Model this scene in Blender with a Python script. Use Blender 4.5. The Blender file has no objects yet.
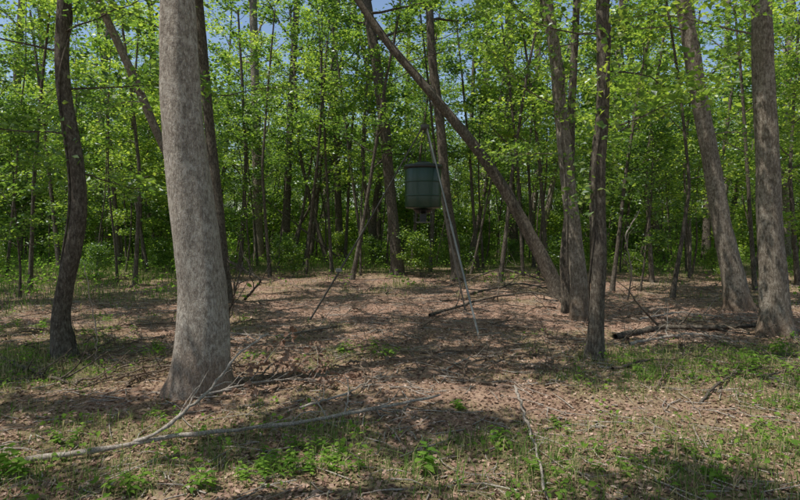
import bpy, math, numpy as np
from mathutils import Vector
R = np.random.default_rng(7)
F=555.0; CH=1.6
def W(px,py,d): return np.array([(px-400)/F*d, d, CH-(py-225)/F*d])
def G(px,py,up=0.0):
    d=CH*F/(py-225.0); x=(px-400)/F*d
    return np.array([x,d,gz(x,d)+up])
# ---------- noise ----------
_T=np.random.default_rng(3).random((256,256))
def vn(x,y):
    x=np.asarray(x,float);y=np.asarray(y,float)
    xi=np.floor(x).astype(int);yi=np.floor(y).astype(int)
    fx=x-xi;fy=y-yi;fx=fx*fx*(3-2*fx);fy=fy*fy*(3-2*fy)
    a=_T[xi%256,yi%256];b=_T[(xi+1)%256,yi%256];c=_T[xi%256,(yi+1)%256];d=_T[(xi+1)%256,(yi+1)%256]
    return (a*(1-fx)+b*fx)*(1-fy)+(c*(1-fx)+d*fx)*fy
def gz(x,y):
    return 0.10*(vn(np.asarray(x)*.35+9,np.asarray(y)*.35+4)-.5)+0.05*(vn(np.asarray(x)*1.3,np.asarray(y)*1.3+7)-.5)+0.02*(vn(np.asarray(x)*5,np.asarray(y)*5)-.5)
def blob(x,y,cx,cy,rx,ry): return np.exp(-((x-cx)/rx)**2-((y-cy)/ry)**2)
def green(x,y):
    x=np.asarray(x,float);y=np.asarray(y,float)
    n=vn(x*.8+20,y*.8+11)*.4+vn(x*2.3,y*2.3+50)*.6
    m=0.22+0*x
    m=m+.6*blob(x,y,-.75,3.9,.8,.7)+.25*blob(x,y,.5,3.4,2.2,.9)+.7*blob(x,y,4.6,6.2,2.4,1.6)+.4*blob(x,y,2.6,5.4,1.2,1.0)
    m=m+.5*blob(x,y,-.2,7.0,.7,.5)+.4*blob(x,y,-4.0,6.0,2.8,1.9)+.4*blob(x,y,-2.4,3.6,1.2,.8)+.3*blob(x,y,2.5,3.6,1.8,.9)
    m=m+.95*blob(x,y,-13,17,7.5,8)+.75*np.clip((y-17)/6,0,1)+.5*blob(x,y,17,24,8,6)
    m=m-.45*blob(x,y,1.0,9.5,5,4)
    return np.clip(m+(n-.5)*1.5,0,1)
# ---------- mesh builder ----------
class MB:
    def __init__(s): s.v=[];s.f=[];s.m=[];s.a=[];s.n=0
    def add(s,v,f,mat,att):
        v=np.asarray(v,float);f=np.asarray(f,int)
        s.v.append(v);s.f.append(f+s.n);s.n+=len(v)
        s.m.append(np.full(len(f),mat,int));s.a.append(np.broadcast_to(np.asarray(att,float),(len(f),)).copy())
    def mesh(s,name,mats,smooth=(0,)):
        v=np.concatenate(s.v);f=np.concatenate(s.f);m=np.concatenate(s.m);a=np.concatenate(s.a)
        me=bpy.data.meshes.new(name)
        me.vertices.add(len(v));me.vertices.foreach_set('co',v.astype(np.float32).ravel())
        me.loops.add(len(f)*4);me.loops.foreach_set('vertex_index',f.astype(np.int32).ravel())
        me.polygons.add(len(f));me.polygons.foreach_set('loop_start',(np.arange(len(f))*4).astype(np.int32))
        me.polygons.foreach_set('loop_total',np.full(len(f),4,np.int32))
        for x in mats: me.materials.append(x)
        me.polygons.foreach_set('material_index',m.astype(np.int32))
        me.polygons.foreach_set('use_smooth',np.isin(m,smooth))
        at=me.attributes.new('v','FLOAT','FACE');at.data.foreach_set('value',a.astype(np.float32))
        me.update(calc_edges=True);me.validate()
        return me
def obj(name,me,parent=None,loc=(0,0,0),rot=(0,0,0),sc=1.0):
    o=bpy.data.objects.new(name,me);bpy.context.scene.collection.objects.link(o)
    o.location=loc;o.rotation_euler=rot
    o.scale=(sc,sc,sc) if np.isscalar(sc) else sc
    if parent: o.parent=parent
    return o
def nrm(a): return a/(np.linalg.norm(a,axis=-1,keepdims=True)+1e-9)
def tube(mb,pts,rad,sides=6,mat=0,att=.5,lobes=None):
    pts=np.asarray(pts,float);rad=np.asarray(rad,float);n=len(pts)
    t=nrm(np.gradient(pts,axis=0))
    ref=np.array([1.,0,0]) if abs(t[:,0].mean())<.7 else np.array([0,0,1.])
    u=nrm(np.cross(t,ref));w=np.cross(t,u)
    a=np.arange(sides)/sides*2*np.pi
    r=rad[:,None]*np.ones(sides)[None]
    if lobes is not None: r=r*lobes(pts,a)
    ring=pts[:,None]+r[:,:,None]*(np.cos(a)[None,:,None]*u[:,None]+np.sin(a)[None,:,None]*w[:,None])
    i=np.arange(n-1)[:,None]*sides;j=np.arange(sides)[None];k=(j+1)%sides
    f=np.stack([i+j,i+k,i+sides+k,i+sides+j],-1).reshape(-1,4)
    mb.add(ring.reshape(-1,3),f,mat,att)
def resample(pts,n,sm=14):
    pts=np.asarray(pts,float)
    d=np.r_[0,np.cumsum(np.linalg.norm(np.diff(pts[:,:3],axis=0),axis=1))]
    s=np.linspace(0,d[-1],n)
    out=np.stack([np.interp(s,d,pts[:,k]) for k in range(pts.shape[1])],1)
    k=max(1,n//sm)
    if n>8:
        ker=np.ones(2*k+1)/(2*k+1)
        pad=np.pad(out,((k,k),(0,0)),mode='reflect',reflect_type='odd')
        out=np.stack([np.convolve(pad[:,c],ker,'valid') for c in range(out.shape[1])],1)
    return out
def leaves(mb,cen,n,spread,L,rng,tilt=.55,mat=1,lo=0.,hi=1.):
    cen=np.asarray(cen,float)
    if len(cen)==0: return
    p=np.repeat(cen,n,0);N=len(p)
    cl=np.repeat(rng.random(len(cen)),n)
    p=p+rng.normal(size=(N,3))*np.asarray(spread)
    nn=nrm(np.c_[rng.normal(size=(N,2))*tilt,np.ones(N)])
    th=rng.random(N)*2*np.pi
    a=np.c_[np.cos(th),np.sin(th),np.zeros(N)];a=nrm(a-nn*(a*nn).sum(1,keepdims=True))
    b=np.cross(nn,a)
    l=(L*(.6+.8*rng.random(N)))[:,None];w=l*.36
    v=np.stack([p-a*l*.5,p+b*w+nn*w*.25-a*l*.05,p+a*l*.5-nn*l*.12,p-b*w+nn*w*.25-a*l*.05],1).reshape(-1,3)
    mb.add(v,np.arange(N*4).reshape(-1,4),mat,lo+(hi-lo)*np.clip(.6*cl+.4*rng.random(N),0,1))
def limb(mb,start,d,length,r,rng,cl,nsec=5,up=.15,sag=0.0,dens=1.0):
    d=nrm(np.asarray(d,float));p=np.asarray(start,float).copy();pts=[p.copy()];n=6
    for i in range(n):
        d=nrm(d+rng.normal(size=3)*.13+np.array([0,0,up*.4-sag*i/n]))
        p=p+d*length/n;pts.append(p.copy())
    pts=np.array(pts);tube(mb,pts,np.linspace(r,r*.18,n+1),5,0,.5)
    for s in range(nsec):
        t=.28+.7*(s+rng.random()*.8)/nsec;i=min(int(t*n),n-1);q=pts[i]+(pts[i+1]-pts[i])*(t*n-i)
        dd=pts[i+1]-pts[i];ang=(1 if s%2 else -1)*(.6+.6*rng.random())
        dv=np.array([dd[0]*math.cos(ang)-dd[1]*math.sin(ang),dd[0]*math.sin(ang)+dd[1]*math.cos(ang),dd[2]*.5+.02])
        dv=nrm(dv);sl=length*(.25+.25*rng.random())*(1.15-t*.5)
        q2=q+dv*sl*.5+rng.normal(size=3)*.05;q3=q+dv*sl+np.array([0,0,.05])+rng.normal(size=3)*.06
        tube(mb,[q,q2,q3],[r*.3,r*.2,r*.08],3,0,.5)
        for tt in (.35,.65,1.):
            if rng.random()<dens: cl.append(q+(q3-q)*tt+rng.normal(size=3)*.08)
    cl.append(pts[-1]);
    if dens>.5: cl.append(pts[-2])
def crown(mb,tr,z0,nb,bl,r0,rng,cl,nsec=5,flat=1.0):
    top=tr[-1,2]
    for i in range(nb):
        t=(i+rng.random())/nb;z=z0+(top-z0)*t
        k=min(np.searchsorted(tr[:,2],z),len(tr)-1)
        az=i*2.4+rng.random();el=(.15+.9*t*rng.random()+.15)*flat
        L=bl*(.55+.6*math.sin(math.pi*min(1,(t*.8+.2))))*(.6+.6*rng.random())
        limb(mb,tr[k,:3],[math.cos(az)*math.cos(el),math.sin(az)*math.cos(el),math.sin(el)],L,max(.012,tr[k,3]*.38),rng,cl,nsec)
# ---------- materials ----------
def newmat(n):
    m=bpy.data.materials.new(n);m.use_nodes=True;nt=m.node_tree;nt.nodes.clear()
    return m,nt,nt.nodes,nt.links
def ramp(nt,fac,cols):
    r=nt.nodes.new('ShaderNodeValToRGB');el=r.color_ramp.elements
    while len(el)<len(cols): el.new(.5)
    for e,(p,c) in zip(el,cols): e.position=p;e.color=(*c,1)
    nt.links.new(fac,r.inputs[0]);return r.outputs[0]
def mixc(nt,f,a,b,mode='MIX'):
    m=nt.nodes.new('ShaderNodeMix');m.data_type='RGBA';m.blend_type=mode
    for s,x in ((m.inputs[0],f),(m.inputs[6],a),(m.inputs[7],b)):
        if isinstance(x,(int,float)): s.default_value=x
        elif isinstance(x,tuple): s.default_value=(*x,1)
        else: nt.links.new(x,s)
    return m.outputs[2]
def noise(nt,vec,sc,det=6,rough=.6):
    n=nt.nodes.new('ShaderNodeTexNoise');n.inputs['Scale'].default_value=sc;n.inputs['Detail'].default_value=det;n.inputs['Roughness'].default_value=rough
    nt.links.new(vec,n.inputs['Vector']);return n.outputs['Fac']
def leafmat(name,cols,tcol,tr=.5,obrand=True,gloss=0):
    m,nt,N,L=newmat(name)
    at=N.new('ShaderNodeAttribute');at.attribute_name='v'
    fac=at.outputs['Fac']
    if obrand:
        oi=N.new('ShaderNodeObjectInfo');ma=N.new('ShaderNodeMath');ma.operation='MULTIPLY_ADD';L.new(oi.outputs['Random'],ma.inputs[0]);ma.inputs[1].default_value=.5;ma.inputs[2].default_value=-.25
        ad=N.new('ShaderNodeMath');ad.use_clamp=True;L.new(ma.outputs[0],ad.inputs[0]);L.new(fac,ad.inputs[1]);fac=ad.outputs[0]
    c=ramp(nt,fac,cols)
    p=N.new('ShaderNodeBsdfDiffuse');L.new(c,p.inputs['Color']);out=p.outputs[0]
    t=N.new('ShaderNodeBsdfTranslucent');tc=mixc(nt,1.0,c,tcol,'MULTIPLY');L.new(tc,t.inputs[0])
    mx=N.new('ShaderNodeMixShader');mx.inputs[0].default_value=tr;L.new(out,mx.inputs[1]);L.new(t.outputs[0],mx.inputs[2]);out=mx.outputs[0]
    if gloss:
        g=N.new('ShaderNodeBsdfGlossy');g.inputs['Roughness'].default_value=.42;g.inputs['Color'].default_value=(.9,.95,1,1)
        m2=N.new('ShaderNodeMixShader');m2.inputs[0].default_value=gloss;L.new(out,m2.inputs[1]);L.new(g.outputs[0],m2.inputs[2]);out=m2.outputs[0]
    o=N.new('ShaderNodeOutputMaterial');L.new(out,o.inputs[0]);return m
M_leaf=leafmat('green_leaves',[(0,(.03,.07,.016)),(.4,(.09,.165,.032)),(.75,(.19,.28,.05)),(1,(.31,.38,.08))],(2.5,2.4,1.4),.52,True,.05)
M_grass=leafmat('grass_blades',[(0,(.08,.15,.035)),(.5,(.15,.23,.06)),(.7,(.32,.29,.14)),(1,(.52,.42,.28))],(1.8,1.8,1.4),.35,False)
M_weed=leafmat('weed_leaves',[(0,(.08,.17,.03)),(1,(.21,.32,.06))],(2.4,2.4,1.5),.45,False)
M_litter=leafmat('dead_leaves',[(0,(.11,.066,.048)),(.4,(.24,.152,.112)),(.75,(.41,.28,.215)),(1,(.64,.50,.41))],(1.0,.9,.7),.12,False)
def bark(name,dark,mid,light,sc=1.0,base=None,bump=.6,ck=.55,lich=.35):
    m,nt,N,L=newmat(name)
    tc=N.new('ShaderNodeTexCoord');mp=N.new('ShaderNodeMapping');mp.inputs['Scale'].default_value=(1,1,.35);L.new(tc.outputs['Object'],mp.inputs[0])
    n1=noise(nt,mp.outputs[0],42*sc,10,.75);n2=noise(nt,tc.outputs['Object'],3.4,8,.7);n3=noise(nt,tc.outputs['Object'],16,8,.75)
    vo=N.new('ShaderNodeTexVoronoi');vo.feature='DISTANCE_TO_EDGE';vo.inputs['Scale'].default_value=60*sc
    ds=N.new('ShaderNodeVectorMath');ds.operation='MULTIPLY_ADD'
    nn=N.new('ShaderNodeTexNoise');nn.inputs['Scale'].default_value=14;nn.inputs['Detail'].default_value=4;L.new(mp.outputs[0],nn.inputs['Vector']);L.new(nn.outputs['Color'],ds.inputs[0]);ds.inputs[1].default_value=(.16,.16,.16);L.new(mp.outputs[0],ds.inputs[2])
    L.new(ds.outputs[0],vo.inputs['Vector'])
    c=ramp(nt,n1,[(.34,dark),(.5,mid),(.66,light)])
    crack=ramp(nt,vo.outputs['Distance'],[(0,(.35,.35,.35)),(.10,(1,1,1))])
    c=mixc(nt,ck,c,crack,'MULTIPLY')
    lic=ramp(nt,n2,[(.48,(0,0,0)),(.58,(1,1,1))])
    l2=ramp(nt,n3,[(.45,(.0,.0,.0)),(.58,(1,1,1))])
    lf=N.new('ShaderNodeMath');lf.operation='MULTIPLY';L.new(lic,lf.inputs[0]);L.new(l2,lf.inputs[1])
    lg=N.new('ShaderNodeMath');lg.operation='MULTIPLY';L.new(lf.outputs[0],lg.inputs[0]);lg.inputs[1].default_value=lich
    c=mixc(nt,lg.outputs[0],c,light)
    dk=ramp(nt,n3,[(.33,(.55,.52,.5)),(.5,(1,1,1))]);c=mixc(nt,.7,c,dk,'MULTIPLY')
    if base:
        sx=N.new('ShaderNodeSeparateXYZ');L.new(tc.outputs['Object'],sx.inputs[0])
        ad=N.new('ShaderNodeMath');ad.operation='MULTIPLY_ADD';L.new(n2,ad.inputs[0]);ad.inputs[1].default_value=.9;L.new(sx.outputs[2],ad.inputs[2])
        g=ramp(nt,ad.outputs[0],[(.5,(1,1,1)),(1.0,(0,0,0))]);gm=N.new('ShaderNodeMath');gm.operation='MULTIPLY';L.new(g,gm.inputs[0]);gm.inputs[1].default_value=.6
        c=mixc(nt,gm.outputs[0],c,mixc(nt,1.0,base,crack,'MULTIPLY'))
    hb=N.new('ShaderNodeMath');hb.operation='MULTIPLY_ADD';L.new(crack,hb.inputs[0]);hb.inputs[1].default_value=.4;L.new(n1,hb.inputs[2])
    b=N.new('ShaderNodeBump');b.inputs['Strength'].default_value=bump;b.inputs['Distance'].default_value=.018;L.new(hb.outputs[0],b.inputs['Height'])
    p=N.new('ShaderNodeBsdfPrincipled');p.inputs['Roughness'].default_value=.9;p.inputs['Specular IOR Level'].default_value=.2
    L.new(c,p.inputs['Base Color']);L.new(b.outputs[0],p.inputs['Normal'])
    o=N.new('ShaderNodeOutputMaterial');L.new(p.outputs[0],o.inputs[0]);return m
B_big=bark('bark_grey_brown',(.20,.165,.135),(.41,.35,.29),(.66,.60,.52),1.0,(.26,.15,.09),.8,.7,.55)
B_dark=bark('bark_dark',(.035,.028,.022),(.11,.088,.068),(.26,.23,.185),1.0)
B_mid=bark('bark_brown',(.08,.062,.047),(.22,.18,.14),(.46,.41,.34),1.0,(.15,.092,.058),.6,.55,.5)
B_dead=bark('dead_wood',(.20,.165,.135),(.40,.34,.285),(.66,.60,.53),2.0)
# ---------- ground ----------
def build_ground():
    n=420;k=6.5;u=np.linspace(-1,1,n)
    s=450*np.sinh(k*u)/math.sinh(k)
    X,Y=np.meshgrid(s,s+6.0,indexing='ij')
    near=np.exp(-((X)**2+(Y-6)**2)/60**2)
    Z=gz(X,Y)*near
    v=np.stack([X,Y,Z],-1).reshape(-1,3)
    i=np.arange(n-1)[:,None]*n;j=np.arange(n-1)[None]
    f=np.stack([i+j,i+n+j,i+n+j+1,i+j+1],-1).reshape(-1,4)
    m,nt,N,L=newmat('forest_floor')
    tc=N.new('ShaderNodeTexCoord');V=tc.outputs['Object']
    a=noise(nt,V,1.1,5);b=noise(nt,V,28,8,.75);c=noise(nt,V,90,4,.7);d=noise(nt,V,4,5,.6)
    col=ramp(nt,b,[(.3,(.115,.068,.051)),(.48,(.28,.178,.135)),(.68,(.52,.37,.29))])
    col2=ramp(nt,c,[(.3,(.5,.47,.45)),(.65,(1.25,1.2,1.15))])
    col=mixc(nt,.8,col,col2,'MULTIPLY')
    col=mixc(nt,ramp(nt,a,[(.4,(0,0,0)),(.7,(.4,.4,.4))]),col,(.44,.33,.245))
    col=mixc(nt,.6,col,ramp(nt,d,[(.35,(.55,.52,.5)),(.6,(1.1,1.1,1.1))]),'MULTIPLY')
    at=N.new('ShaderNodeAttribute');at.attribute_name='v'
    gf=N.new('ShaderNodeMath');gf.operation='MULTIPLY';gf.use_clamp=True;L.new(at.outputs['Fac'],gf.inputs[0]);L.new(b,gf.inputs[1])
    col=mixc(nt,gf.outputs[0],col,(.14,.19,.06))
    bp=N.new('ShaderNodeBump');bp.inputs['Strength'].default_value=.9;bp.inputs['Distance'].default_value=.02;L.new(b,bp.inputs['Height'])
    p=N.new('ShaderNodeBsdfPrincipled');p.inputs['Roughness'].default_value=.95;p.inputs['Specular IOR Level'].default_value=.1
    L.new(col,p.inputs['Base Color']);L.new(bp.outputs[0],p.inputs['Normal']);o=N.new('ShaderNodeOutputMaterial');L.new(p.outputs[0],o.inputs[0])
    fc=v[f].mean(1);mb=MB();mb.add(v,f,0,green(fc[:,0],fc[:,1]))
    obj('ground',mb.mesh('ground',[m]))
build_ground()
# ---------- hero trees ----------
def hero(spec,mat,top=12.,z0=5.5,nb=14,bl=2.4,seed=1,leanout=(0,0),flare=.25,low=(),vine=None,sides=20,dfar=None,nleaf=24,name='hardwood_tree',wk=1.0):
    rng=np.random.default_rng(seed)
    d0=CH*F/(spec[0][1]-225.0);flat=1.0
    if d0<13 and name=='hardwood_tree': nb=min(nb,8);top=min(top,9.6);z0=6.2;flat=.45;nleaf=30  # near crowns lowered and flattened, shaped to throw crisp dappled shade
    pts=[]
    for i,(px,py,w) in enumerate(spec):
        t=i/(len(spec)-1);d=d0 if dfar is None else d0+(dfar-d0)*t
        q=W(px,py,d);pts.append([*q,wk*w/F*d/2])
    base=list(pts[0]);base[2]=gz(base[0],base[1])-.2;pts[0][2]=max(pts[0][2],gz(base[0],base[1])-.02)
    pts=[base]+pts
    l=np.array(pts[-1]);pv=np.array(pts[-2]);dr=nrm(l[:3]-pv[:3]);r=l[3];z=l[2]
    while z<top:
        dr=nrm(dr*np.array([.93,.93,1])+np.array([leanout[0],leanout[1],.1])*.3+rng.normal(size=3)*.04);l=l.copy();l[:3]+=dr*1.1
        r*=.88;l[3]=r;pts.append(l.tolist());z=l[2]
    n=90;tr=resample(pts,n,26);tr[0]=pts[0]
    z00=gz(base[0],base[1]);ph=rng.random(4)*6.28
    def lobes(p,a):
        h=np.clip(p[:,2]-z00,0,9)[:,None];fl=flare*np.exp(-h/.16)
        out=1+fl*(1+.7*np.cos(3*a+ph[0])+.5*np.cos(5*a+ph[1]))
        out=out+.05*np.cos(2*a[None]+ph[2]+h*.8)+.03*np.cos(5*a[None]+ph[3]-h*1.7)+.10*(vn(h*3.1+seed,a[None]*1.5+h)-.5)
        return out
    mb=MB();tube(mb,tr[:,:3],tr[:,3],sides,0,.5,lobes)
    cl=[];crown(mb,tr,z0,nb,bl,.05,rng,cl,5,flat)
    if cl: leaves(mb,cl,nleaf,(.17,.17,.04),.11,rng,.4)
    c2=[]
    for (z,az,el,L,den) in low:
        k=min(np.searchsorted(tr[:,2],z),n-1);az=math.radians(az);el=math.radians(el)
        limb(mb,tr[k,:3],[math.cos(az)*math.cos(el),math.sin(az)*math.cos(el),math.sin(el)],L,.008+.003*L,rng,c2,6,sag=.2,dens=den)
    if c2: leaves(mb,c2,16,(.17,.17,.05),.085,rng)
    if vine:
        zz=rng.uniform(vine[0],vine[1],vine[2]);P=np.stack([np.interp(zz,tr[:,2],tr[:,c]) for c in range(4)],1)
        a=rng.random(len(zz))*6.28;P[:,0]+=np.cos(a)*(P[:,3]+.08);P[:,1]+=np.sin(a)*(P[:,3]+.08)
        leaves(mb,P[:,:3],9,(.12,.12,.1),.085,rng,.9)
        ang=np.linspace(0,9,60)+1.2*np.sin(np.linspace(0,7,60));zz=np.linspace(0.0,vine[1],60);Q=np.stack([np.interp(zz,tr[:,2],tr[:,c]) for c in range(4)],1)
        Q[:,0]+=np.cos(ang)*(Q[:,3]*1.05+.01);Q[:,1]+=np.sin(ang)*(Q[:,3]*1.05+.01)
        tube(mb,Q[:,:3],np.full(60,.013),6,0,.5)
    return obj(name,mb.mesh(name,[mat,M_leaf]))
hero([(200,388,62),(204,350,54),(204,320,49),(199,250,44),(190,200,42),(183,120,38),(179,60,35),(177,0,32)],B_big,seed=11,top=12,flare=.2,sides=40,z0=6,nb=7,low=[(4.6,150,10,2.2,1),(4.4,60,5,2.5,1)])
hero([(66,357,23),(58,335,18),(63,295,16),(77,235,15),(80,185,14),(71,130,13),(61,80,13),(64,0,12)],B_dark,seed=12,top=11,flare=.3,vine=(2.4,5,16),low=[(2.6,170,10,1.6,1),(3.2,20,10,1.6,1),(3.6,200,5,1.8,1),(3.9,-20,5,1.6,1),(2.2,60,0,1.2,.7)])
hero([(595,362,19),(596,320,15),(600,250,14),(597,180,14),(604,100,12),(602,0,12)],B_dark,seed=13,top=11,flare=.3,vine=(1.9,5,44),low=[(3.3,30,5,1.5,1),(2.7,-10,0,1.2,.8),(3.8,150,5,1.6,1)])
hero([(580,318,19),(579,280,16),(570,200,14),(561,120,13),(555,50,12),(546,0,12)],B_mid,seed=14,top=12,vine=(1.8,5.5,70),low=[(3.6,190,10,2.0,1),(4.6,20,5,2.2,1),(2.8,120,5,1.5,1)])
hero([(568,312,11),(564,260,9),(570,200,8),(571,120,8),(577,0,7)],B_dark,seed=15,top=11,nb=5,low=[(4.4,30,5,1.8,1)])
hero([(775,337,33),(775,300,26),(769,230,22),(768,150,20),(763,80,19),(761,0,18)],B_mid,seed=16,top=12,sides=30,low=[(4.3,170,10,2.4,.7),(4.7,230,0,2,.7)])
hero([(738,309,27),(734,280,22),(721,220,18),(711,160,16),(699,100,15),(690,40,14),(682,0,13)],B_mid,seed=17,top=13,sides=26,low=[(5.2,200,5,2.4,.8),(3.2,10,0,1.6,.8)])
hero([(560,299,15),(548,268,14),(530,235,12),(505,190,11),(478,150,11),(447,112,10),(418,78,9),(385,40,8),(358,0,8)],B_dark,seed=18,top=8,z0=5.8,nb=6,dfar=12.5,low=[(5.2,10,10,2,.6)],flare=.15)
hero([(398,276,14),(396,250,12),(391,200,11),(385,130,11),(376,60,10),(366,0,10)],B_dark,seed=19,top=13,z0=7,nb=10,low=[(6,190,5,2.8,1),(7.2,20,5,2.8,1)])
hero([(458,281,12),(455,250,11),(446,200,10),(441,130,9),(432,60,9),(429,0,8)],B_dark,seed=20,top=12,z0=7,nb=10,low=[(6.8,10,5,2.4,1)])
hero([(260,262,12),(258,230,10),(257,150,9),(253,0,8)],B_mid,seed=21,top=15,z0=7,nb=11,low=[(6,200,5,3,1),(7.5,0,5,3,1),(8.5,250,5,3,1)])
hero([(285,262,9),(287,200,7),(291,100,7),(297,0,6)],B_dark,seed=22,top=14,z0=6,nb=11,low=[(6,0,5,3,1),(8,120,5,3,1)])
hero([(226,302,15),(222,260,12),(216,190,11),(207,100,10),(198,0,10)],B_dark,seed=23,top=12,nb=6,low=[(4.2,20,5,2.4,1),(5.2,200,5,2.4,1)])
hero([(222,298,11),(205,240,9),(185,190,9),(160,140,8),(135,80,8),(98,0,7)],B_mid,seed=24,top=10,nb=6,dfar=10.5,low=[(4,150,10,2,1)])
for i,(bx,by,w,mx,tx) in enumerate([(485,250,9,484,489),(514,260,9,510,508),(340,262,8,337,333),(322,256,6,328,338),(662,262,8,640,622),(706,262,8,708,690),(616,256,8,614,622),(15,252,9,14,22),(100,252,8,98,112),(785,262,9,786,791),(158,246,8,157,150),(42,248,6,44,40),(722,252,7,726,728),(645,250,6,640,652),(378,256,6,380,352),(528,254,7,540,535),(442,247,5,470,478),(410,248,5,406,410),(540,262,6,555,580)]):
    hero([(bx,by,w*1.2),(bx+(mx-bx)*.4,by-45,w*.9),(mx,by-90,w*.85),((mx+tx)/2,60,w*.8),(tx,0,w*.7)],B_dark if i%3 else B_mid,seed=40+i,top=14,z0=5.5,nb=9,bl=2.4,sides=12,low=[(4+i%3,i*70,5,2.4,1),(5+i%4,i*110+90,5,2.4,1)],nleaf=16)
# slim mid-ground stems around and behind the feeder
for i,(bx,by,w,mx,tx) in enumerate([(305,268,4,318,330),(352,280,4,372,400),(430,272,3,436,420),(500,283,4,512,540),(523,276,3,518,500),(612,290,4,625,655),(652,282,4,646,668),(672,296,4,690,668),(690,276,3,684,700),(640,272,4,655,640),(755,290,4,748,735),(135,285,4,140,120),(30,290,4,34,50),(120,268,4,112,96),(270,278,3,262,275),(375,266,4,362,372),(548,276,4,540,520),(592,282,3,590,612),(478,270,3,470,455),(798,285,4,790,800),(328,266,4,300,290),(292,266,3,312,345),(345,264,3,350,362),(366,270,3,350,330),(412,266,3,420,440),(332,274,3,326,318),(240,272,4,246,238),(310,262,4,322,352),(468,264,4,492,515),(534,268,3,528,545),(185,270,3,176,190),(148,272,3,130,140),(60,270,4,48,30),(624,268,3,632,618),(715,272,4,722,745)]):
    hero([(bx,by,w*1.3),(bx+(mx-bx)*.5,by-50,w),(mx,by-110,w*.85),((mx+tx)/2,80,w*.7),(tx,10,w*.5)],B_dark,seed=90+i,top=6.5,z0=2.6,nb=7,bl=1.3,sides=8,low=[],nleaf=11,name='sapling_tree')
# ---------- instanced background forest ----------
def variant(seed,h,r,z0,nb,bl,leaf,nl,mat,lean=.04,spread=(.3,.3,.1),tilt=.55,flat=1.0):
    rng=np.random.default_rng(seed);pts=[];p=np.zeros(3);p[2]=-.2;d=np.array([rng.normal()*lean,rng.normal()*lean,1.])
    n=14
    for i in range(n+1):
        t=i/n;pts.append([*p,r*(1.25-.25*min(1,t*8))*(1-.85*t)]);d=nrm(d+np.r_[rng.normal(size=2)*.06,.1]);p=p+d*h/n
    tr=resample(pts,26);mb=MB();tube(mb,tr[:,:3],tr[:,3],8,0,.5);cl=[];crown(mb,tr,z0,nb,bl,.04,rng,cl,4,flat)
    leaves(mb,cl,nl,spread,leaf,rng,tilt)
    return mb.mesh('forest_tree_mesh',[mat,M_leaf])
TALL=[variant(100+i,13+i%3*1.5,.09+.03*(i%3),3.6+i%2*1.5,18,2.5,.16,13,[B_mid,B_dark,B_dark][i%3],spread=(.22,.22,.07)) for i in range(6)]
SHADE=[variant(150+i,9.2+.5*i,.13,6.2,8,2.5,.12,30,B_mid,spread=(.17,.17,.035),tilt=.4,flat=.4) for i in range(3)]  # out-of-view trees, thin clumped crowns shaped to dapple the ground
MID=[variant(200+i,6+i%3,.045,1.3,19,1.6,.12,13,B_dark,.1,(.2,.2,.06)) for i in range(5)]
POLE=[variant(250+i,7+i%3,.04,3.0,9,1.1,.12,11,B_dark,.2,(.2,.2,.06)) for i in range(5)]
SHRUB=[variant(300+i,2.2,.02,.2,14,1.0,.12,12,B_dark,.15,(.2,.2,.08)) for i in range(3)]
bg=bpy.data.objects.new('background_forest',None);bpy.context.scene.collection.objects.link(bg)
def inst(lst,x,y,s,name):
    obj(name,lst[int(R.integers(len(lst)))],bg,(x,y,float(gz(x,y))-.02),(0,0,R.random()*6.28),s)
placed=[]
def far_ok(x,y,m):
    for a,b in placed:
        if (a-x)**2+(b-y)**2<m*m: return False
    placed.append((x,y));return True
c=0
for _ in range(4500):
    x=R.uniform(-70,70);y=R.uniform(-9,82)
    if abs(x)>abs(y)*.8+10: continue
    wedge=y>0 and abs(x)<.80*y+.8
    if wedge and y<24: continue
    if math.hypot(x,y)<2.6: continue
    if not far_ok(x,y,3.3 if y<24 else 5.0): continue
    inst(SHADE if y<24 else TALL,x,y,R.uniform(.92,1.15) if y<24 else R.uniform(.8,1.2),'tree');c+=1
print('tall',c)
def spread_of(lst,n,y0,y1,m,s0,s1,name,hole=0):
    global placed
    placed=[];c=0
    for _ in range(n):
        y=R.uniform(y0,y1);x=R.uniform(-.85,.85)*y
        if y<hole and abs(x/y)<.28: continue
        if not far_ok(x,y,m): continue
        inst(lst,x,y,R.uniform(s0,s1),name);c+=1
    print(name,c)
spread_of(MID,1200,19,70,3.5,.75,1.25,'understory_tree',23)
spread_of(POLE,800,16,46,1.7,.7,1.2,'pole_tree',17)
spread_of(SHRUB,1200,24,78,2.5,.6,1.4,'shrub')
spread_of(SHRUB,260,15,24,2.2,.25,.55,'shrub',16)
for i,(px,py,h) in enumerate([(20,300,4.6),(125,272,5.5),(250,275,5),(640,290,4.6),(690,275,5.2),(620,272,5),(-30,310,4.6),(835,300,5),(100,262,6)]):
    g=G(px,py);o=obj('sapling_tree',MID[i%5],None,(g[0],g[1],g[2]-.02),(0,0,i*1.3),h/7.)
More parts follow.
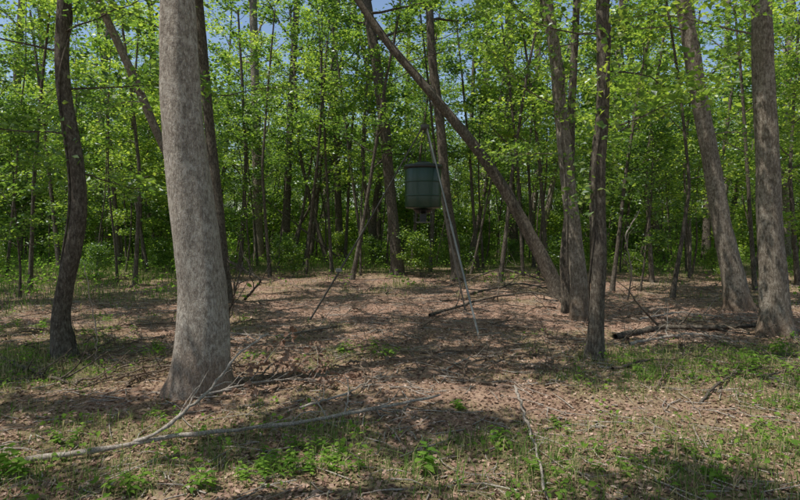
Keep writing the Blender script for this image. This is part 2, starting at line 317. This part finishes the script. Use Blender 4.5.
# ---------- grass ----------
def blades(mb,x,y,h,w,rng,lean=.5,mat=0,lo=0,hi=1,z=None):
    N=len(x);z=gz(x,y) if z is None else z;p=np.c_[x,y,z-.005]
    th=rng.random(N)*6.28;a=np.c_[np.cos(th),np.sin(th),np.zeros(N)];b=np.c_[-np.sin(th),np.cos(th),np.zeros(N)]
    h=h[:,None];ln=(lean*rng.random(N))[:,None];w=np.broadcast_to(w,(N,))[:,None]
    m=p+np.array([0,0,1.])*h*.6+b*h*ln*.3;t=p+np.array([0,0,1.])*h*(1-.35*np.minimum(ln,1))+b*h*ln
    v=np.stack([p-a*w,p+a*w,m+a*w*.8,m-a*w*.8,t+a*w*.1,t-a*w*.1],1).reshape(-1,3)
    i=np.arange(N)[:,None]*6
    f=np.concatenate([i+np.array([[0,1,2,3]]),i+np.array([[3,2,4,5]])],0)
    att=lo+(hi-lo)*rng.random(N);mb.add(v,f,mat,np.r_[att,att])
def scatter(n,x0,x1,y0,y1,rng,pw=1.0,thr=0):
    x=rng.uniform(x0,x1,n);y=rng.uniform(y0,y1,n);g=green(x,y);k=rng.random(n)<np.clip(g-thr,0,1)**pw
    return x[k],y[k],g[k]
rng=np.random.default_rng(5);mb=MB()
x,y,g=scatter(270000,-8,8,2.2,9.5,rng,1.6,.12);blades(mb,x,y,.015+.12*rng.random(len(x))**1.6*(.4+g),.0018+.0014*rng.random(len(x)),rng,1.3,0,0,1)
x,y,g=scatter(120000,-22,22,9,30,rng,1.3,.15);blades(mb,x,y,.06+.30*rng.random(len(x))*g,.007,rng,.8,0,0,.7)
x,y,g=scatter(40000,-45,45,28,65,rng,1.0,.1);blades(mb,x,y,.15+.35*rng.random(len(x)),.02,rng,.8,0,0,.6)
n=90000;x=rng.uniform(-7,7,n);y=rng.uniform(2.2,8.5,n);blades(mb,x,y,.008+.012*rng.random(n),.0013,rng,8.0,0,.7,1)
obj('grass',mb.mesh('grass',[M_grass],smooth=()))
mb=MB();x,y,g=scatter(12000,-24,24,10,32,rng,1.6,.25);P=np.c_[x,y,gz(x,y)+.12+.3*rng.random(len(x))]
leaves(mb,P,5,(.12,.12,.07),.09,rng,.6,0)
x,y,g=scatter(11000,-45,45,26,70,rng,1.,.1);P=np.c_[x,y,gz(x,y)+.2+.5*rng.random(len(x))];leaves(mb,P,5,(.25,.25,.14),.19,rng,.6,0)
x,y,g=scatter(4600,-7,7,2.5,10,rng,1.4,.2);P=np.c_[x,y,gz(x,y)+.03+.06*rng.random(len(x))]
leaves(mb,P,5,(.05,.05,.02),.042,rng,.5,0)
obj('undergrowth',mb.mesh('undergrowth',[M_weed],smooth=()))
# ---------- leaf litter ----------
mb=MB();n=110000
y=2.2+16*rng.random(n)**1.4;x=rng.uniform(-1,1,n)*(y*.85+1.5)
P=np.c_[x,y,gz(x,y)+.004+.010*rng.random(n)];leaves(mb,P,1,(.001,.001,.001),.036,rng,.4,0)
n=6500;y=2.2+14*rng.random(n);x=rng.uniform(-1,1,n)*(y*.85+1.5)
for i in range(n):
    L=.05+.40*rng.random()**2;a=rng.random()*6.28;d=np.array([math.cos(a),math.sin(a),0])*L/2;c0=np.array([x[i],y[i],0]);pp=np.array([c0-d,c0+rng.normal(size=3)*L*.07,c0+d]);pp[:,2]=gz(pp[:,0],pp[:,1])+.012+np.abs(rng.normal(size=3))*.008
    tube(mb,pp,np.array([1,.8,.4])*(.002+.005*rng.random()),4,1,.5)
obj('leaf_litter',mb.mesh('leaf_litter',[M_litter,B_dead],smooth=(1,)))
# ---------- fallen branches ----------
def fallen_mb(mb,pts,r0,r1,rng,twigs=6,tl=.4,leafy=0):
    p=resample(np.array(pts,float),24)
    p[:,:3]+=rng.normal(size=(24,3))*.006
    tube(mb,p,np.linspace(r0,r1,24)*(1+.15*rng.normal(size=24)),8,0)
    c=[]
    for k in range(twigs):
        i=int(rng.integers(4,22));d=nrm(p[i+1]-p[i]);s=nrm(d+rng.normal(size=3)*.6+np.array([0,0,.1]));L=tl*(.4+rng.random())
        q=[p[i]]
        for _ in range(5): s=nrm(s+rng.normal(size=3)*.2);nq=q[-1]+s*L/5;nq[2]=max(nq[2],gz(nq[0],nq[1])+.01);q.append(nq)
        rr=r0*.4;tube(mb,q,np.linspace(rr,rr*.25,6),5,0);c+=q[3:]
        t2=nrm(s+rng.normal(size=3)*.7);e=q[3]+t2*L*.4;e[2]=max(e[2],gz(e[0],e[1])+.01);tube(mb,[q[3],(q[3]+e)/2+rng.normal(size=3)*.01,e],[rr*.4,rr*.3,rr*.15],4,0)
    if leafy: leaves(mb,c,leafy,(.05,.05,.03),.06,rng,1.2,1,.1,.7)
def fallen(pts,r0,r1,seed,twigs=6,tl=.4,mat=B_dead,name='fallen_branch',leafy=0):
    rng=np.random.default_rng(seed);mb=MB();fallen_mb(mb,pts,r0,r1,rng,twigs,tl,leafy)
    return obj(name,mb.mesh(name,[mat,M_litter]))
fallen([G(25,462,.04),G(80,458,.04),G(130,452,.06),G(190,444,.06),G(250,437,.07),G(310,431,.08),G(370,422,.08),G(440,405,.06)],.021,.011,1,9,.5)
fallen([G(128,452,.04),W(160,432,3.95),W(185,412,4.1),W(208,392,4.3),W(228,368,4.5),W(245,348,4.6),W(268,334,4.8)],.015,.007,2,7,.35)
fallen([G(200,400,.05),G(240,398,.12),G(280,392,.1),G(330,386,.05)],.012,.005,3,12,.45,leafy=7)
fallen([G(515,396,.05),G(524,425,.06),G(534,458,.06),G(546,505,.06)],.012,.008,4,1,.15)
fallen([G(300,412,.03),G(350,400,.05),G(375,385,.05),G(385,378,.03)],.012,.005,5,6,.3)
fallen([G(0,362,.03),G(30,374,.04),G(70,384,.03)],.03,.012,6,6,.5,B_dark)
fallen([G(-5,385,.03),G(35,380,.03),G(72,376,.03)],.02,.01,16,4,.4,B_dark)
fallen([G(615,338,.04),G(660,330,.05),G(710,332,.05),G(755,328,.04)],.05,.025,7,9,.9,B_dark)
fallen([G(630,345,.02),G(690,338,.06),G(730,342,.05)],.022,.01,8,6,.6)
fallen([G(640,322,.03),G(680,318,.08),G(722,322,.05)],.018,.008,28,7,.6)
fallen([G(700,408,.02),G(720,395,.06),W(742,370,5.9)],.015,.006,9,3,.2,B_dark)
fallen([G(430,318,.04),G(480,308,.15),G(530,300,.15),G(575,306,.04)],.03,.012,10,12,.9,B_dark)
fallen([G(470,296,.04),G(520,292,.2),G(560,296,.1)],.03,.01,17,12,1.0,B_dark)
fallen([G(225,330,.03),W(235,290,8),W(243,262,8.1)],.02,.008,11,12,.7,B_dark)
fallen([G(245,300,.03),W(262,280,11),W(232,262,11.2),W(215,250,11.2)],.03,.012,18,14,1.0,B_dark)
fallen([G(96,362,.02),W(97,330,6.4),W(88,290,6.3),W(84,262,6.3)],.008,.004,12,3,.2,B_dead)
fallen([G(628,300,.02),W(632,270,11.2),W(625,235,11),W(640,210,11)],.02,.008,19,5,.7,B_dead)
fallen([G(440,378,.02),G(470,365,.05),G(500,362,.03)],.01,.005,13,4,.3)
fallen([G(190,330,.03),G(280,338,.05),G(330,330,.03)],.014,.006,14,5,.5)
fallen([G(560,285,.03),W(500,268,16),W(440,290,13.9)],.03,.01,15,8,1.0,B_dark)
fallen([G(285,262,.0),W(300,225,23),W(330,170,22),W(350,120,21)],.05,.03,21,3,1.0,B_dark,'leaning_dead_tree')
fallen([G(350,268,.0),W(310,235,20),W(265,200,20),W(232,165,19)],.04,.02,22,4,1.0,B_dark,'leaning_dead_tree')
mb=MB();r2=np.random.default_rng(77)
for i in range(190):
    y=5.6+15*r2.random()**1.2;x=r2.uniform(-.75,.75)*y
    a=r2.random()*6.28;L=.4+1.3*r2.random();d=np.array([math.cos(a),math.sin(a)])*L/2
    pp=[]
    for t in (-1,-.3,.4,1): q=np.array([x,y])+d*t+r2.normal(size=2)*.06;pp.append([q[0],q[1],gz(*q)+.02+.08*r2.random()*(abs(t)<.9)])
    fallen_mb(mb,pp,.007+.012*r2.random(),.004,r2,6,.35)
obj('brushwood',mb.mesh('brushwood',[B_mid,M_litter]))
# ---------- weeds ----------
def weed(px,py,h,n,L,seed,spread=.12,name='weed_plant'):
    rng=np.random.default_rng(seed);g=G(px,py);mb=MB()
    for s in range(n):
        a=rng.random()*6.28;rr=spread*math.sqrt(rng.random());b=np.array([g[0]+rr*math.cos(a),g[1]+rr*math.sin(a),0]);b[2]=gz(b[0],b[1])
        hh=h*(.5+.6*rng.random());t=b+np.array([rng.normal()*.2*hh,rng.normal()*.2*hh,hh]);m=(b+t)/2+rng.normal(size=3)*.01
        tube(mb,[b,m,t],[.003,.0022,.0012],4,1)
        for k in range(7):
            f=.35+.65*k/6;c=b+(t-b)*f;th=k*2.4+rng.random();a=np.array([math.cos(th),math.sin(th),.25-.5*rng.random()]);a=nrm(a);u=nrm(np.cross([0,0,1.],a));nn=np.cross(a,u)
            l=L*(.6+.6*rng.random());w=l*.28
            mb.add(np.array([c,c+a*l*.35+u*w+nn*.1*w,c+a*l-nn*l*.2,c+a*l*.4,c+a*l*.35-u*w+nn*.1*w]),[[0,1,2,3],[0,3,2,4]],0,rng.random())
    return obj(name,mb.mesh(name,[M_weed,M_weed],smooth=()))
sd=0
for px,py,h,n,L,sp in [(290,462,.1,26,.05,.3),(330,470,.1,20,.05,.25),(270,480,.09,16,.05,.2),(425,480,.16,4,.09,.06),(498,452,.13,4,.07,.06),(375,358,.2,9,.08,.2),(350,356,.14,6,.07,.15),(125,492,.12,7,.06,.12),(8,475,.2,7,.09,.12),(205,494,.13,5,.06,.1),(735,382,.15,14,.07,.35),(775,372,.2,14,.08,.35),(795,358,.25,10,.09,.3),(690,385,.1,12,.06,.3),(640,378,.1,12,.06,.3),(30,330,.15,12,.09,.4),(110,335,.12,10,.08,.4),(555,430,.07,6,.05,.15),(620,470,.07,8,.05,.2),(160,420,.08,6,.05,.15),(455,410,.07,6,.05,.15),(145,352,.14,8,.08,.3),(700,470,.08,10,.05,.25),(760,440,.08,10,.05,.25),(60,440,.09,8,.05,.2),(560,480,.07,8,.045,.2)]:
    sd+=1;weed(px,py,h,n,L,500+sd,sp)
mb=MB()
for px,py,n,h in [(400,480,9,.22),(440,492,8,.2),(640,385,40,.18),(655,380,30,.16),(100,420,20,.1),(745,395,30,.15),(560,385,20,.1),(470,488,10,.16),(680,450,25,.1)]:
    g=G(px,py);blades(mb,g[0]+rng.normal(size=n)*.07,g[1]+rng.normal(size=n)*.07,h*(.6+.5*rng.random(n)),.004,rng,1.6,0,.2,.6)
obj('grass_tuft',mb.mesh('grass_tuft',[M_grass],smooth=()))
# ---------- deer feeder ----------
def simple(name,col,rough=.5,metal=0.,nz=.25,sc=30):
    m,nt,N,L=newmat(name);tc=N.new('ShaderNodeTexCoord');n=noise(nt,tc.outputs['Object'],sc,5)
    c=mixc(nt,n,tuple(x*(1-nz) for x in col),tuple(min(1,x*(1+nz)) for x in col))
    p=N.new('ShaderNodeBsdfPrincipled');L.new(c,p.inputs['Base Color']);p.inputs['Roughness'].default_value=rough;p.inputs['Metallic'].default_value=metal
    o=N.new('ShaderNodeOutputMaterial');L.new(p.outputs[0],o.inputs[0]);return m
M_barrel=simple('green_plastic',(.013,.042,.023),.3);M_black=simple('black_plastic',(.015,.018,.016),.4);M_galv=simple('galvanised_steel',(.27,.27,.25),.55,.5);M_rust=simple('painted_steel',(.09,.085,.07),.6,.2)
fd=bpy.data.objects.new('deer_feeder',None);bpy.context.scene.collection.objects.link(fd)
D=8.8;cx=(423-400)/F*D
def lathe(name,prof,mat,sides=48):
    mb=MB();a=np.arange(sides)/sides*2*np.pi;pr=np.array(prof);n=len(pr)
    v=np.stack([cx+pr[:,None,0]*np.cos(a),D+pr[:,None,0]*np.sin(a),np.repeat(pr[:,1:2],sides,1)],-1).reshape(-1,3)
    i=np.arange(n-1)[:,None]*sides;j=np.arange(sides)[None];k=(j+1)%sides
    mb.add(v,np.stack([i+j,i+k,i+sides+k,i+sides+j],-1).reshape(-1,4),0,.5)
    o=obj(name,mb.mesh(name,[mat]),fd);return o
r=.29;zb=1.86;zt=2.52
prof=[(.001,zb-.02),(.10,zb-.02),(.22,zb),(r-.02,zb+.008),(r-.008,zb+.018),(r-.004,zb+.03)]
for zc in (zb+.20,zb+.42):
    prof+=[(r-.002,zc-.013),(r-.002,zc-.012),(r+.005,zc-.008),(r+.005,zc+.008),(r-.002,zc+.012),(r-.002,zc+.013)]
prof+=[(r,zt-.03),(r-.01,zt)]
lathe('barrel',prof,M_barrel)
lathe('lid',[(r+.004,zt-.035),(r+.018,zt-.033),(r+.020,zt+.015),(r+.006,zt+.028),(r-.04,zt+.032),(.12,zt+.06),(.11,zt+.075),(.001,zt+.08)],M_black)
lathe('funnel',[(.16,zb-.018),(.10,zb-.07),(.06,zb-.075),(.001,zb-.076)],M_black)
lathe('spinner_plate',[(.001,zb-.225),(.11,zb-.225),(.115,zb-.205),(.11,zb-.215),(.001,zb-.219)],M_galv)
mb=MB()
hh=.055
def box(mb,c,s,mat=0):
    c=np.array(c);s=np.array(s);sg=np.array([[-1,-1,-1],[1,-1,-1],[1,1,-1],[-1,1,-1],[-1,-1,1],[1,-1,1],[1,1,1],[-1,1,1]])
    mb.add(c+sg*s,[[0,3,2,1],[4,5,6,7],[0,1,5,4],[1,2,6,5],[2,3,7,6],[3,0,4,7]],mat,.5)
box(mb,(cx,D,zb-.145),(hh,hh,.066));o=obj('timer_box',mb.mesh('timer_box',[M_black],smooth=()),fd)
bv=o.modifiers.new('b','BEVEL');bv.width=.01;bv.segments=2
mb=MB()
for zc in (zb-.09,zb-.15,zb-.21):
    a=np.linspace(0,2*np.pi,25);tube(mb,np.c_[cx+.145*np.cos(a),D+.145*np.sin(a),np.full(25,zc)+1e-4*np.arange(25)],np.full(25,.0035),5)
for a in np.arange(10)/10*2*np.pi: tube(mb,[(cx+.145*math.cos(a),D+.145*math.sin(a),zb-.02),(cx+.145*math.cos(a),D+.145*math.sin(a),zb-.215)],[.0035]*2,5)
obj('guard_cage',mb.mesh('guard_cage',[M_rust]),fd)
apex=np.array([cx+.03,D,3.14])
feet=[G(480,340),G(309,320),np.array([1.22,10.3,gz(1.22,10.3)])]
tops=[apex+nrm((f-apex)*np.array([1,1,0]))*.05 for f in feet]
for i,(t,f) in enumerate(zip(tops,feet)):
    mb=MB();f=f.copy();f[2]-=.03;bow=np.array([0,0,-.04]) if i==1 else np.zeros(3)
    s=np.linspace(0,1,13)[:,None];P=t+(f-t)*s+bow*np.sin(s*np.pi)
    tube(mb,P[:7],np.full(7,.0125),12);tube(mb,P[6:],np.full(7,.0155),12)
    q=P[6];dd=nrm(f-t);tube(mb,[q-dd*.05,q+dd*.05],[.019,.019],12)
    dk=f+np.array([0,0,.035]);tube(mb,[dk+np.array([0,0,.001]),dk],[.001,.04],12);tube(mb,[dk,dk-[0,0,.01]],[.04,.04],12)
    obj('leg_%d'%(i+1),mb.mesh('leg',[M_galv if i!=1 else M_rust]),fd)
mb=MB();tube(mb,[apex+[0,0,.05],apex+[0,0,.049],apex-[0,0,.03],apex-[0,0,.031]],[.001,.07,.07,.001],16);obj('head_plate',mb.mesh('head_plate',[M_rust]),fd)
mb=MB()
for k in range(3):
    a=math.radians(200+120*k);e=np.array([cx+(r-.01)*math.cos(a),D+(r-.01)*math.sin(a),zt+.02]);tube(mb,[apex-[0,0,.03],e],[.006,.006],6)
    box(mb,e-[0,0,.03],(.018,.018,.03))
obj('hanging_wires',mb.mesh('hanging_wires',[M_rust],smooth=()),fd)
mb=MB();q=feet[1]+(apex-feet[1])*.27;box(mb,q,(.05,.03,.03));o=obj('winch_bracket',mb.mesh('winch_bracket',[M_galv],smooth=()),fd);bv=o.modifiers.new('b','BEVEL');bv.width=.008
# ---------- light ----------
EL=math.radians(66);sv=np.array([-.80,-.30]);sv=sv/np.linalg.norm(sv)
S=Vector((sv[0]*math.cos(EL),sv[1]*math.cos(EL),math.sin(EL)))
ld=bpy.data.lights.new('sun','SUN');ld.energy=5.0;ld.angle=math.radians(.45);ld.color=(1,.96,.88)
so=bpy.data.objects.new('sun',ld);bpy.context.scene.collection.objects.link(so);so.rotation_euler=S.to_track_quat('Z','Y').to_euler();so.location=(0,0,30)
w=bpy.data.worlds.new('World');bpy.context.scene.world=w;w.use_nodes=True;nt=w.node_tree
sky=nt.nodes.new('ShaderNodeTexSky');sky.sky_type='NISHITA';sky.sun_disc=False;sky.sun_elevation=EL;sky.sun_rotation=math.atan2(S.x,S.y)
nt.links.new(sky.outputs[0],nt.nodes['Background'].inputs[0]);nt.nodes['Background'].inputs[1].default_value=.15
cd=bpy.data.cameras.new('camera');cam=bpy.data.objects.new('camera',cd);bpy.context.scene.collection.objects.link(cam)
cam.location=(0,0,CH);cam.rotation_euler=(math.pi/2,0,0);cd.sensor_width=36;cd.lens=F/800*36;cd.shift_y=-25/800;cd.clip_end=1500;cd.clip_start=.05
bpy.context.scene.camera=cam
vs=bpy.context.scene.view_settings;vs.view_transform='Standard';vs.look='None';vs.exposure=0;vs.gamma=1
